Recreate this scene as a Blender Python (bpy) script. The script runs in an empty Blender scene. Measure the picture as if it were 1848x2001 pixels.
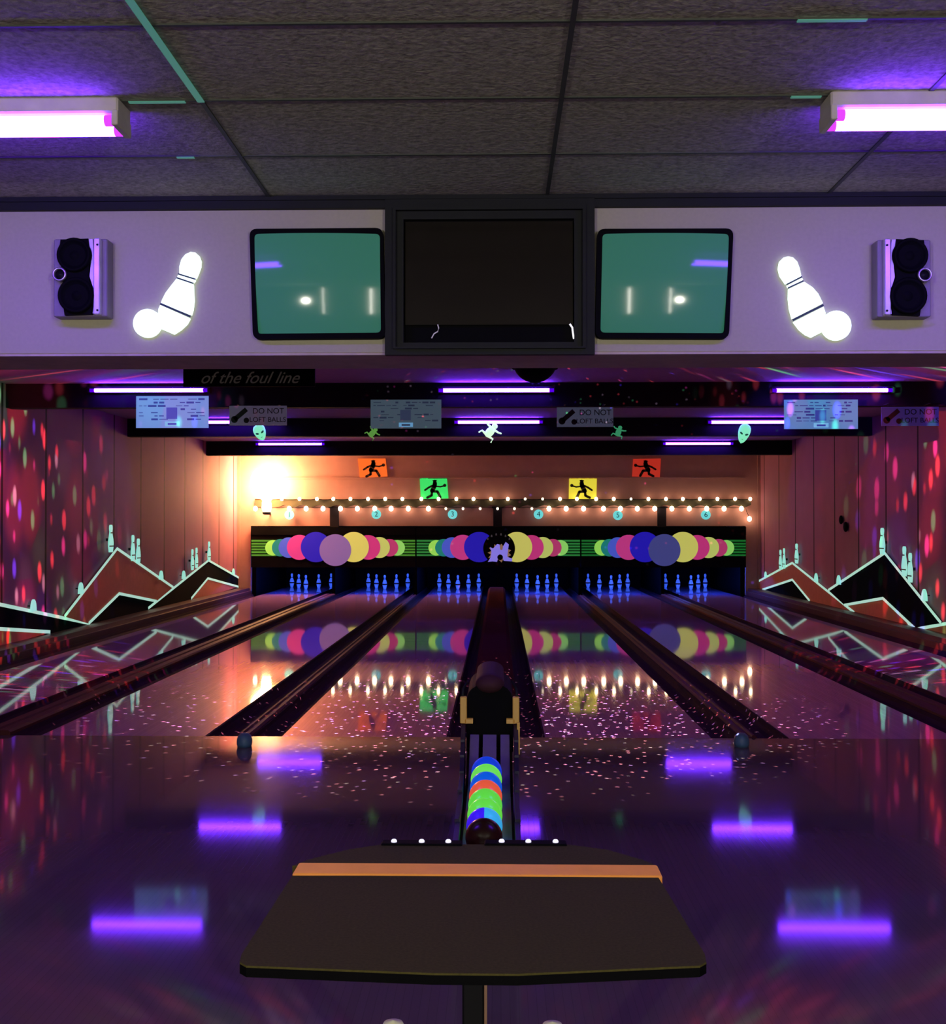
import bpy, bmesh, math, random
from mathutils import Vector, Matrix, Euler

S = bpy.context.scene
COL = S.collection
random.seed(7)
PI = math.pi

# ------------------------------------------------------------------ camera
F, CX, CY = 2270.0, 924.0, 1000.5
CAM = Vector((0.02, 0.0, 1.44))
cd = bpy.data.cameras.new('camera')
cam = bpy.data.objects.new('camera', cd)
COL.objects.link(cam)
cd.sensor_fit = 'HORIZONTAL'
cd.sensor_width = 36.0
cd.lens = F / 1848.0 * 36.0
cd.clip_start = 0.05
cd.clip_end = 200
yaw = math.atan((974 - CX) / F)
pitch = math.atan((1026 - CY) / F)
cam.location = CAM
cam.rotation_euler = Euler((PI / 2 + pitch, 0, yaw), 'XYZ')
S.camera = cam
RM = cam.rotation_euler.to_matrix()


def U(px, py, Y=None, X=None, Z=None):
    """point of the place seen at a photograph pixel, on a known plane"""
    d = RM @ Vector(((px - CX) / F, -(py - CY) / F, -1.0))
    if Y is not None:
        t = (Y - CAM.y) / d.y
    elif X is not None:
        t = (X - CAM.x) / d.x
    else:
        t = (Z - CAM.z) / d.z
    return CAM + d * t


def lin(r, g, b):
    f = lambda c: (c / 255) / 12.92 if c / 255 <= .04045 else ((c / 255 + .055) / 1.055) ** 2.4
    return (f(r), f(g), f(b), 1.0)


# ------------------------------------------------------------------ materials
def nmat(name):
    m = bpy.data.materials.new(name)
    m.use_nodes = True
    nt = m.node_tree
    return m, nt, nt.nodes['Principled BSDF']


def mat(name, col, rough=.5, metal=0, spec=.5, emit=None, es=0, noise=.25, nscale=12, bump=0, coat=0):
    """solid procedural material with a little tonal unevenness"""
    m, nt, b = nmat(name)
    c = col if len(col) == 4 else (*col, 1)
    if noise:
        tc = nt.nodes.new('ShaderNodeTexCoord')
        nz = nt.nodes.new('ShaderNodeTexNoise')
        nz.inputs['Scale'].default_value = nscale
        nz.inputs['Detail'].default_value = 4
        nt.links.new(tc.outputs['Object'], nz.inputs['Vector'])
        mx = nt.nodes.new('ShaderNodeMix')
        mx.data_type = 'RGBA'
        mx.inputs['A'].default_value = tuple(x * (1 - noise) for x in c[:3]) + (1,)
        mx.inputs['B'].default_value = tuple(min(1, x * (1 + noise)) for x in c[:3]) + (1,)
        nt.links.new(nz.outputs['Fac'], mx.inputs['Factor'])
        nt.links.new(mx.outputs['Result'], b.inputs['Base Color'])
        if bump:
            bp = nt.nodes.new('ShaderNodeBump')
            bp.inputs['Strength'].default_value = bump
            bp.inputs['Distance'].default_value = .01
            nt.links.new(nz.outputs['Fac'], bp.inputs['Height'])
            nt.links.new(bp.outputs['Normal'], b.inputs['Normal'])
    else:
        b.inputs['Base Color'].default_value = c
    b.inputs['Roughness'].default_value = rough
    b.inputs['Metallic'].default_value = metal
    b.inputs['Specular IOR Level'].default_value = spec
    b.inputs['Coat Weight'].default_value = coat
    if emit:
        b.inputs['Emission Color'].default_value = emit if len(emit) == 4 else (*emit, 1)
        b.inputs['Emission Strength'].default_value = es
    return m


def glow(name, rgb, es=.75, rough=.5, noise=.0):
    """fluorescent paint: gives off its own colour under the black lights"""
    c = lin(*rgb)
    return mat(name, tuple(x * .6 for x in c[:3]), rough, emit=c, es=es, noise=noise)


def lampmat(name, rgb, strength):
    m = bpy.data.materials.new(name)
    m.use_nodes = True
    nt = m.node_tree
    nt.nodes.remove(nt.nodes['Principled BSDF'])
    e = nt.nodes.new('ShaderNodeEmission')
    e.inputs['Color'].default_value = (*rgb, 1)
    e.inputs['Strength'].default_value = strength
    nt.links.new(e.outputs[0], nt.nodes['Material Output'].inputs['Surface'])
    return m


def wood_floor(name, c1, c2, rough, bw=.027, spec=.5, rvar=.05, bump=.0):
    """narrow boards running along Y, lacquered"""
    m, nt, b = nmat(name)
    tc = nt.nodes.new('ShaderNodeTexCoord')
    mp = nt.nodes.new('ShaderNodeMapping')
    mp.inputs['Scale'].default_value = (1, 1, 1)
    mp.inputs['Rotation'].default_value = (0, 0, PI / 2)
    nt.links.new(tc.outputs['Object'], mp.inputs['Vector'])
    br = nt.nodes.new('ShaderNodeTexBrick')
    br.inputs['Scale'].default_value = 1
    br.inputs['Brick Width'].default_value = 1.6
    br.inputs['Row Height'].default_value = bw
    br.inputs['Mortar Size'].default_value = .0008
    br.inputs['Color1'].default_value = (*c1, 1)
    br.inputs['Color2'].default_value = (*c2, 1)
    br.inputs['Mortar'].default_value = (*[x * .8 for x in c1], 1)
    nt.links.new(mp.outputs['Vector'], br.inputs['Vector'])
    nt.links.new(br.outputs['Color'], b.inputs['Base Color'])
    nz = nt.nodes.new('ShaderNodeTexNoise')
    nz.inputs['Scale'].default_value = 1.3
    nz.inputs['Detail'].default_value = 6
    nt.links.new(tc.outputs['Object'], nz.inputs['Vector'])
    mr = nt.nodes.new('ShaderNodeMapRange')
    mr.inputs['To Min'].default_value = max(.01, rough - rvar)
    mr.inputs['To Max'].default_value = rough + rvar
    nt.links.new(nz.outputs['Fac'], mr.inputs['Value'])
    nt.links.new(mr.outputs['Result'], b.inputs['Roughness'])
    b.inputs['Specular IOR Level'].default_value = spec
    if bump:
        n2 = nt.nodes.new('ShaderNodeTexNoise')
        n2.inputs['Scale'].default_value = 3
        nt.links.new(tc.outputs['Object'], n2.inputs['Vector'])
        bp = nt.nodes.new('ShaderNodeBump')
        bp.inputs['Strength'].default_value = bump
        bp.inputs['Distance'].default_value = .01
        nt.links.new(n2.outputs['Fac'], bp.inputs['Height'])
        nt.links.new(bp.outputs['Normal'], b.inputs['Normal'])
    return m


M = {}
M['approach'] = wood_floor('lacquered approach boards', (.12, .085, .095), (.13, .092, .102), .06, spec=.28, rvar=.015)
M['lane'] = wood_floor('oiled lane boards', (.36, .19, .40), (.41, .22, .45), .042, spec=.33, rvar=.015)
M['gutter'] = mat('dark gutter plastic', (.030, .012, .024), .8, spec=.03)
M['cap'] = mat('maroon divider cap', (.075, .02, .018), .6, spec=.06)
M['ledge'] = mat('dark red kickboard', (.06, .02, .02), .4, spec=.3)
M['black'] = mat('matt black', (.003, .003, .004), .7, spec=.05)
M['blackgloss'] = mat('satin black', (.005, .005, .007), .45, spec=.2)
M['beam'] = mat('dark painted beam', (.012, .010, .016), .8, spec=.1)
M['ceil_tile'] = mat('speckled ceiling tile', (.42, .42, .34), .95, noise=.8, nscale=55, bump=.5, spec=.1)
M['ceil_lane'] = mat('lane ceiling board', (.42, .36, .38), .9, noise=.2, nscale=20, spec=.1)
M['grid'] = mat('dull ceiling grid', (.06, .07, .06), .6)
M['grid_glint'] = glow('emissive pale green grid glints', (80, 150, 130), .5)  # emissive teal stands in for light glinting on the tee bars
M['bulk'] = mat('off white bulkhead paint', (.47, .45, .33), .85, noise=.08, nscale=60, spec=.2)
M['bulk_under'] = mat('bulkhead underside', (.55, .45, .42), .9)
M['trim'] = mat('charcoal moulding', (.010, .012, .013), .6, spec=.2)
M['backwall'] = mat('brown back wall board', (.38, .20, .18), .8, noise=.12, nscale=6, spec=.2)
M['darkboard'] = mat('dark green brown board', (.03, .028, .012), .8)
M['chrome'] = mat('brushed metal', (.55, .52, .55), .35, metal=.8)
M['housing'] = mat('white enamel housing', (.6, .56, .5), .5)
M['tube'] = lampmat('black light tube glass', (.15, .024, 1.0), 58)
M['tube_far'] = lampmat('far black light tube glass', (.15, .024, 1.0), 54)
M['tube_end'] = lampmat('violet tube end', (.12, .0, 1.0), .8)
M['tube_hot'] = lampmat('pink tube end', (.75, .06, 1.0), 1.1)
M['pit_tube'] = lampmat('blue pit tube', (.03, .12, 1.0), 230)
M['bulb'] = lampmat('warm string bulb', (1.0, .66, .38), 20)
M['bulb_dim'] = lampmat('weak string bulb', (1.0, .8, .55), 3.0)
M['globe'] = lampmat('warm globe', (1.0, .46, .18), 115)
M['button'] = lampmat('lit white button', (.8, .75, 1.0), 1.3)
M['paint_white'] = glow('fluorescent white paint', (232, 255, 250), 1.25)
M['paint_mint'] = glow('fluorescent mint paint', (150, 232, 214), .8)
M['paint_line'] = glow('fluorescent pale line paint', (176, 228, 208), .75)
M['paint_dark'] = mat('dark green line', (.01, .05, .045), .6)
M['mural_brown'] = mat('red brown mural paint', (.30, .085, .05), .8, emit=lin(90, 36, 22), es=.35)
M['mural_black'] = mat('black mural paint', (.003, .006, .007), .9, spec=.02)
M['cream'] = mat('cream plastic', (.8, .82, .5), .6)
M['yellow'] = mat('mustard yellow bracket', (.42, .27, .06), .5, emit=lin(150, 110, 45), es=.3)  # emission added so the brackets look brighter
M['orange'] = mat('orange wood edging', (.55, .23, .05), .5, emit=lin(185, 110, 35), es=.55)  # edging given emission to lift its brightness
M['table'] = mat('dark speckled laminate', (.082, .072, .022), .8, noise=.4, nscale=150, spec=.08)
M['rack'] = mat('purple grey rack strip', (.16, .12, .24), .35)
M['screen_off'] = mat('dark flat screen glass', (.012, .010, .006), .12, spec=.6)
M['crt'] = mat('green grey picture tube', (.05, .11, .09), .07, emit=lin(40, 112, 86), es=.62, noise=.0)


def wall_planks():
    m, nt, b = nmat('brown wall panelling')
    tc = nt.nodes.new('ShaderNodeTexCoord')
    sx = nt.nodes.new('ShaderNodeSeparateXYZ')
    nt.links.new(tc.outputs['Object'], sx.inputs[0])
    # seam every 1.237 m, first seam seen at Y = 13.8
    a = nt.nodes.new('ShaderNodeMath'); a.operation = 'SUBTRACT'; a.inputs[1].default_value = 13.82 - 1.237 * 20
    nt.links.new(sx.outputs['Y'], a.inputs[0])
    d = nt.nodes.new('ShaderNodeMath'); d.operation = 'MODULO'; d.inputs[1].default_value = 1.237
    nt.links.new(a.outputs[0], d.inputs[0])
    c = nt.nodes.new('ShaderNodeMath'); c.operation = 'LESS_THAN'; c.inputs[1].default_value = .055
    nt.links.new(d.outputs[0], c.inputs[0])
    nz = nt.nodes.new('ShaderNodeTexNoise'); nz.inputs['Scale'].default_value = 3
    nz.inputs['Detail'].default_value = 5
    nt.links.new(tc.outputs['Object'], nz.inputs['Vector'])
    m1 = nt.nodes.new('ShaderNodeMix'); m1.data_type = 'RGBA'
    m1.inputs['A'].default_value = (.27, .105, .15, 1)
    m1.inputs['B'].default_value = (.35, .135, .19, 1)
    nt.links.new(nz.outputs['Fac'], m1.inputs['Factor'])
    m2 = nt.nodes.new('ShaderNodeMix'); m2.data_type = 'RGBA'
    m2.inputs['B'].default_value = (.03, .01, .012, 1)
    nt.links.new(m1.outputs['Result'], m2.inputs['A'])
    nt.links.new(c.outputs[0], m2.inputs['Factor'])
    nt.links.new(m2.outputs['Result'], b.inputs['Base Color'])
    b.inputs['Roughness'].default_value = .75
    b.inputs['Specular IOR Level'].default_value = .2
    return m


M['wall'] = wall_planks()

# ------------------------------------------------------------------ mesh helpers
ORG = {}


class MB:
    def __init__(s):
        s.v, s.f, s.sm = [], [], []

    def add(s, vs, fs, smooth=False):
        n = len(s.v)
        s.v += [Vector(v) for v in vs]
        s.f += [[i + n for i in f] for f in fs]
        s.sm += [smooth] * len(fs)
        return s

    def box(s, x0, x1, y0, y1, z0, z1, bev=0):
        if bev:
            # box with chamfered vertical and horizontal edges
            pts = []
            for z, i in ((z0, bev), (z0 + bev, 0), (z1 - bev, 0), (z1, bev)):
                for (x, y) in ((x0 + i + bev, y0 + i), (x1 - i - bev, y0 + i), (x1 - i, y0 + i + bev), (x1 - i, y1 - i - bev),
                               (x1 - i - bev, y1 - i), (x0 + i + bev, y1 - i), (x0 + i, y1 - i - bev), (x0 + i, y0 + i + bev)):
                    pts.append((x, y, z))
            fs = [list(range(7, -1, -1)), list(range(24, 32))]
            for k in range(3):
                for j in range(8):
                    fs.append([k * 8 + j, k * 8 + (j + 1) % 8, (k + 1) * 8 + (j + 1) % 8, (k + 1) * 8 + j])
            return s.add(pts, fs)
        return s.add([(x, y, z) for z in (z0, z1) for y in (y0, y1) for x in (x0, x1)],
                     [[0, 2, 3, 1], [4, 5, 7, 6], [0, 1, 5, 4], [2, 6, 7, 3], [0, 4, 6, 2], [1, 3, 7, 5]])

    def prism(s, pts, ext, smooth=False):
        n = len(pts)
        ext = Vector(ext)
        vs = [Vector(p) for p in pts] + [Vector(p) + ext for p in pts]
        fs = [list(range(n)), list(range(2 * n - 1, n - 1, -1))]
        fs += [[i, (i + 1) % n, n + (i + 1) % n, n + i] for i in range(n)]
        return s.add(vs, fs)

    def lathe(s, prof, c=(0, 0, 0), seg=24, rot=None, smooth=True, cap=True):
        c = Vector(c)
        vs, fs = [], []
        for (r, z) in prof:
            for k in range(seg):
                a = 2 * PI * k / seg
                p = Vector((r * math.cos(a), r * math.sin(a), z))
                if rot:
                    p = rot @ p
                vs.append(c + p)
        for i in range(len(prof) - 1):
            for k in range(seg):
                fs.append([i * seg + k, i * seg + (k + 1) % seg, (i + 1) * seg + (k + 1) % seg, (i + 1) * seg + k])
        s.add(vs, fs, smooth)
        n = len(s.v) - len(vs)
        if cap and prof[0][0] > 1e-4:
            s.f.append([n + k for k in range(seg - 1, -1, -1)]); s.sm.append(False)
        if cap and prof[-1][0] > 1e-4:
            s.f.append([n + (len(prof) - 1) * seg + k for k in range(seg)]); s.sm.append(False)
        return s

    def ball(s, c, r, seg=24, rings=12, sc=(1, 1, 1), rot=None):
        pr = [(max(r * math.sin(PI * i / rings), 1e-5), -r * math.cos(PI * i / rings)) for i in range(rings + 1)]
        R = Matrix.Diagonal(Vector(sc))
        if rot:
            R = rot @ R
        return s.lathe(pr, c, seg, R)

    def tube(s, path, r, seg=8):
        path = [Vector(p) for p in path]
        n0 = len(s.v)
        rs = r if isinstance(r, (list, tuple)) else [r] * len(path)
        for i, p in enumerate(path):
            d = (path[min(i + 1, len(path) - 1)] - path[max(i - 1, 0)]).normalized()
            u = d.cross(Vector((0, 0, 1)) if abs(d.z) < .9 else Vector((1, 0, 0))).normalized()
            w = d.cross(u)
            for k in range(seg):
                a = 2 * PI * k / seg
                s.v.append(p + (u * math.cos(a) + w * math.sin(a)) * rs[i])
        for i in range(len(path) - 1):
            for k in range(seg):
                s.f.append([n0 + i * seg + k, n0 + i * seg + (k + 1) % seg, n0 + (i + 1) * seg + (k + 1) % seg, n0 + (i + 1) * seg + k])
                s.sm.append(True)
        s.f.append([n0 + k for k in range(seg - 1, -1, -1)]); s.sm.append(False)
        e = n0 + (len(path) - 1) * seg
        s.f.append([e + k for k in range(seg)]); s.sm.append(False)
        return s

    def build(s, name, m, parent=None, origin=None):
        org = ORG[parent.name] if parent else Vector(origin or (0, 0, 0))
        me = bpy.data.meshes.new(name)
        me.from_pydata([tuple(v - org) for v in s.v], [], s.f)
        me.polygons.foreach_set('use_smooth', s.sm)
        me.materials.append(m)
        bm = bmesh.new(); bm.from_mesh(me)
        bmesh.ops.recalc_face_normals(bm, faces=bm.faces)
        bm.to_mesh(me); bm.free()
        me.update()
        o = bpy.data.objects.new(name, me)
        COL.objects.link(o)
        if parent:
            o.parent = parent
        else:
            o.location = org
        ORG[o.name] = org
        return o


def tag(o, label=None, cat=None, group=None, kind=None):
    for k, v in (('label', label), ('category', cat), ('group', group), ('kind', kind)):
        if v:
            o[k] = v
    return o


def thing(name, loc, label, cat, group=None):
    o = bpy.data.objects.new(name, None)
    o.empty_display_size = .1
    o.location = loc
    COL.objects.link(o)
    ORG[o.name] = Vector(loc)
    return tag(o, label, cat, group)


def struct(name, mb, m, parent=None):
    return tag(mb.build(name, m, parent), kind='structure')


def copy_tree(o, loc=None, parent=None):
    c = o.copy()
    COL.objects.link(c)
    if parent:
        c.parent = parent
    if loc is not None:
        c.location = loc
    for ch in [x for x in bpy.data.objects if x.parent == o]:
        copy_tree(ch, None, c)
    return c


def strip(mb, p, q, w, n, th):
    """flat bar of width w from p to q lying in the plane of normal n, thickness th"""
    p, q, n = Vector(p), Vector(q), Vector(n)
    d = (q - p).normalized()
    s = d.cross(n).normalized() * (w / 2)
    mb.prism([p - s, q - s, q + s, p + s], n * th)


def circ(c, r, n=32, ax='Y'):
    c = Vector(c)
    if ax == 'Y':
        return [c + Vector((r * math.cos(2 * PI * k / n), 0, r * math.sin(2 * PI * k / n))) for k in range(n)]
    return [c + Vector((r * math.cos(2 * PI * k / n), r * math.sin(2 * PI * k / n), 0)) for k in range(n)]


def text(name, body, size, loc, m, parent, shear=0, th=.004, align='CENTER'):
    """raised lettering facing the approach"""
    cu = bpy.data.curves.new(name, 'FONT')
    cu.body = body
    cu.size = size
    cu.shear = shear
    cu.extrude = th / 2
    cu.align_x = align
    cu.align_y = 'CENTER'
    o = bpy.data.objects.new('tmp', cu)
    COL.objects.link(o)
    dg = bpy.context.evaluated_depsgraph_get()
    me = bpy.data.meshes.new_from_object(o.evaluated_get(dg))
    bpy.data.objects.remove(o)
    me.transform(Matrix.Translation(Vector(loc) - ORG[parent.name]) @ Matrix.Rotation(PI / 2, 4, 'X'))
    me.materials.clear()
    me.materials.append(m)
    t = bpy.data.objects.new(name, me)
    COL.objects.link(t)
    t.parent = parent
    ORG[t.name] = ORG[parent.name]
    return t


# ------------------------------------------------------------------ setting
WX = 5.42
YB = 24.1       # back wall / masking plane
YF = 7.9        # foul line
HC, HL = 2.90, 3.0
PIT = 27.7
struct('floor', MB().box(-WX, WX, -4, YF, -.06, 0), M['approach'])
struct('floor', MB().box(-WX, WX, YF, PIT + .1, -.2, -.12), M['black'])
struct('wall_left', MB().box(-WX - .1, -WX, -4, PIT + .1, -.2, HL + .1), M['wall'])
struct('wall_right', MB().box(WX, WX + .1, -4, PIT + .1, -.2, HL + .1), M['wall'])
struct('wall_rear', MB().box(-WX - .1, WX + .1, -4.1, -4, -.06, HL + .1), M['bulk_under'])
struct('wall_pit', MB().box(-WX, WX, PIT, PIT + .1, -.2, 1.6), M['black'])
bw = MB()
zt = 1.42
bw.box(-WX, WX, YB, YB + .12, zt, HL)
bw.box(-WX, -5.14, YB, YB + .12, -.12, zt)
bw.box(5.12, WX, YB, YB + .12, -.12, zt)
struct('wall_back', bw, M['backwall'])
struct('ceiling', MB().box(-WX, WX, -4, 5.15, HC, HC + .1), M['ceil_tile'])
struct('ceiling', MB().box(-WX, WX, 5.6, PIT + .1, HL, HL + .1), M['ceil_lane'])
# corner posts beside the masking units
struct('trim_1', MB().box(-WX, -5.36, YB - .03, YB, .1, HL - .01), M['backwall'])
struct('trim_2', MB().box(5.36, WX, YB - .03, YB, .1, HL - .01), M['backwall'])
# mid height moulding on the back wall, above the string lights
struct('trim_3', MB().box(-5.1, 5.1, YB - .03, YB, 2.40, 2.43), M['backwall'])
# ceiling grid
g = MB()
tx = [.235 + 1.235 * k for k in range(-4, 5)]
ty = [5.15 - .6 * k for k in range(1, 16)]
for x in tx:
    g.box(x - .008, x + .008, -4, 5.15, HC - .006, HC)
for y in ty:
    g.box(-WX, WX, y - .006, y + .006, HC - .005, HC)
struct('trim_4', g, M['grid'])
gp = MB()
a, b_ = U(243, 0, Z=HC), U(377, 186, Z=HC)
gp.box(-1.012, -.988, 2.6, 3.95, HC - .01, HC - .0065)
for (x0, x1, yy) in ((252, 362, 3.95), (1545, 1604, 3.95), (1558, 1694, 3.35), (346, 380, 4.55)):
    p, q = U(x0, 186, Y=yy), U(x1, 186, Y=yy)
    gp.box(p.x, q.x, yy - .008, yy + .008, HC - .0095, HC - .006)
struct('trim_5', gp, M['grid_glint'])
# bulkhead
YK = 5.15
ZK = 2.197
struct('wall_bulkhead', MB().box(-WX, WX, YK, 5.6, ZK + .012, HL + .1), M['bulk'])
struct('trim_6', MB().box(-WX, WX, YK + .005, 5.6, ZK, ZK + .012), M['bulk_under'])
struct('trim_7', MB().box(-WX, WX, YK - .03, YK, 2.845, HC).box(-WX, WX, YK - .04, YK, 2.88, HC), M['trim'])
# cross beams under the lane ceiling
for i, y in enumerate((12.7, 16.9, 21.5)):
    struct('trim_%d' % (8 + i), MB().box(-WX, WX, y, y + .16, 2.735, HL), M['beam'])
# raised kickboard ledges along both walls
for i, s in enumerate((-1, 1)):
    l = MB()
    x0, x1 = sorted((s * 5.16, s * WX))
    l.box(x0, x1, YF, YB, -.1, .13)
    x0, x1 = sorted((s * 5.12, s * 5.16))
    l.box(x0, x1, YF, YB, -.1, .075)
    struct('baseboard_%s' % ('left' if s < 0 else 'right'), l, M['ledge'])

# ------------------------------------------------------------------ lanes and dividers
lane_words = ['leftmost lane', 'second lane from the left', 'lane just left of the ball return',
              'lane just right of the ball return', 'second lane from the right', 'rightmost lane']
lane_x = [(-4.88, -3.76), (-3.11, -1.985), (-1.455, -.335), (.335, 1.455), (1.985, 3.11), (3.76, 4.88)]
lane_c = [-4.32, -2.54, -.895, .895, 2.54, 4.32]
lane_lab = ['glossy lane surface running beside the left wall mural',
            'glossy lane surface reflecting the bright globe lamp',
            'glossy lane surface just left of the central ball return',
            'glossy lane surface just right of the central ball return',
            'glossy lane surface, second in from the right wall',
            'glossy lane surface running beside the right wall mural']
for i, (a, b_) in enumerate(lane_x):
    o = MB().box(a, b_, YF, PIT - .5, -.1, 0).build('bowling_lane', M['lane'], origin=((a + b_) / 2, YF, 0))
    tag(o, lane_lab[i], 'bowling lane', 'lacquered bowling lanes')


def gutter_mb(x0, x1):
    n = 8
    w = (x1 - x0) / 2
    xc = (x0 + x1) / 2
    pts = [(xc - w, -.004), (xc - w + .012, -.004)]
    for k in range(n + 1):
        a = PI - PI * k / n
        pts.append((xc + (w - .012) * math.cos(a), -.004 - .075 * math.sin(a)))
    pts += [(xc + w - .012, -.004), (xc + w, -.004), (xc + w, -.11), (xc - w, -.11)]
    return MB().prism([(x, YF + .002, z) for x, z in pts], (0, (PIT - .52 if abs(xc) < 4.8 else YB + .1) - YF, 0))


div = [(-1.985, -1.455, .10, 'dark gutter divider left of centre, ending in a small blue knob'),
       (1.455, 1.985, .10, 'dark gutter divider right of centre, ending in a dim knob'),
       (-3.76, -3.11, .2, 'wide dark divider between the two leftmost lanes'),
       (-.335, .335, .2, 'wide dark divider behind the central ball return'),
       (3.11, 3.76, .2, 'wide dark divider between the two rightmost lanes'),
       (-5.12, -4.88, 0, 'outer gutter along the left wall ledge'),
       (4.88, 5.12, 0, 'outer gutter along the right wall ledge')]
for (a, b_, cw, lab) in div:
    c = (a + b_) / 2
    t = thing('lane_divider', (c, YF, 0), lab, 'gutter divider', 'gutter dividers between the lanes')
    if cw == 0:
        gutter_mb(a, b_).build('gutter', M['gutter'], t)
        continue
    gutter_mb(a, c - cw / 2).build('gutter', M['gutter'], t)
    gutter_mb(c + cw / 2, b_).build('gutter', M['gutter'], t)
    hgt = .015 if cw < .15 else .03
    pr = [(-cw / 2, -.11), (-cw / 2, hgt - .015), (-cw / 2 + .015, hgt), (-.02, hgt), (-.012, hgt - .012), (.012, hgt - .012), (.02, hgt),
          (cw / 2 - .015, hgt), (cw / 2, hgt - .015), (cw / 2, -.11)]
    MB().prism([(c + x, YF + .03, z) for x, z in pr], (0, YB - .3 - YF, 0)).build('divider_cap', M['cap'], t)
for i, (px, lab) in enumerate(((475, 'small dark blue rounded knob at foot of divider left of centre'),
                               (1451, 'small dim rounded knob at foot of divider right of centre'))):
    p = U(px, 1452, Z=0.03)
    kn = MB().lathe([(.045, 0), (.05, .02), (.05, .045), (.042, .07), (.024, .086), (1e-5, .09)], (p.x, p.y + .04, 0), 20)
    o = kn.build('divider_knob', M['knob'] if 'knob' in M else mat('blue grey rubber', (.05, .12, .19), .5), origin=(p.x, p.y + .04, 0))
    tag(o, lab, 'knob', 'knobs at the divider ends')

# pit side walls
for x, lab in ((-3.43, 'black pit partition between the two leftmost lanes'), (-1.715, 'black pit partition left of the central pit partition'),
               (0, 'black pit partition behind the central ball return'), (1.715, 'black pit partition right of the central pit partition'),
               (3.43, 'black pit partition between the two rightmost lanes'),
               (-5.09, 'black pit partition at the left end of the pins'), (5.07, 'black pit partition at the right end of the pins')):
    o = MB().box(x - .035, x + .035, YB + .15, PIT, -.12, 1.38).build('pit_partition', M['black'], origin=(x, YB + .15, 0))
    tag(o, lab, 'partition', 'black partitions between the pin decks')

# ------------------------------------------------------------------ pins
pin_m = mat('white pin plastic', (.8, .82, .85), .3, emit=(.02, .08, .7), es=.9, noise=0)  # blue light of the pit also put into the plastic as emission
band_m = mat('dark pin band', (.05, .02, .06), .6)
prof = [(.024, 0), (.03, .004), (.042, .05), (.052, .095), (.0525, .115), (.047, .15), (.033, .19), (.021, .218), (.019, .232), (.022, .255),
        (.027, .278), (.025, .298), (.016, .312), (1e-5, .318)]


def make_pin(loc, lab):
    t = thing('bowling_pin', loc, lab, 'bowling pin', 'blue lit bowling pins')
    MB().lathe(prof, loc, 20).build('pin_body', pin_m, t)
    l = Vector(loc)
    MB().lathe([(.0535, .09), (.057, .095), (.057, .118), (.053, .123)], l, 20).build('rubber_band', band_m, t)
    MB().lathe([(.022, .214), (.0225, .217), (.0215, .226), (.021, .229)], l, 20).build('neck_stripe', band_m, t)
    return t


pin0 = None
for i, c in enumerate(lane_c):
    for (dx, dy, w) in ((0, 0, 'front pin'), (-.229, .396, 'middle left pin'), (.229, .396, 'middle right pin'),
                        (-.457, .79, 'back left pin'), (.457, .79, 'back right pin')):
        loc = (c + dx, 26.1 + dy, 0)
        lab = 'blue lit %s standing on the %s' % (w, lane_words[i])
        if pin0 is None:
            pin0 = make_pin(loc, lab)
        else:
            copy_tree(pin0, loc)['label'] = lab

# blue tubes hidden behind the masking units light the pin decks
for i, x in enumerate((-4.25, -2.55, -.88, .88, 2.55, 4.25)):
    t = thing('pit_light', (x, YB + .32, .62), 'blue pin deck tube above the ' + lane_words[i], 'tube light', 'blue tubes above the pin decks')
    MB().box(x - .55, x + .55, YB + .3, YB + .36, .66, .72).build('housing', M['black'], t)
    MB().tube([(x - .5, YB + .34, .63), (x + .5, YB + .34, .63)], .014, 10).build('tube', M['pit_tube'], t)

# ------------------------------------------------------------------ masking units
seq = [  # name, rgb, centre px offset from unit centre, radius px   (units of photograph pixels at the plane)
    ('lime', (160, 240, 95), -122, 15), ('teal', (20, 135, 125), -107, 17), ('blue', (75, 95, 215), -91, 20), ('pink', (205, 60, 140), -70, 24.5),
    ('navy', (30, 20, 190), -38, 29.5)]
seqr = [('lime', (150, 230, 110), 121, 15), ('pink', (190, 60, 115), 106, 17), ('lemon', (200, 215, 110), 86, 20.5), ('pink', (205, 55, 130), 64, 24), ('yellow', (215, 215, 105), 36, 29.5)]
SM = F / YB
GM = {}


def gm(rgb, es=.62):
    k = (rgb, es)
    if k not in GM:
        GM[k] = glow('fluorescent ball paint', rgb, es)
    return GM[k]


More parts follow.
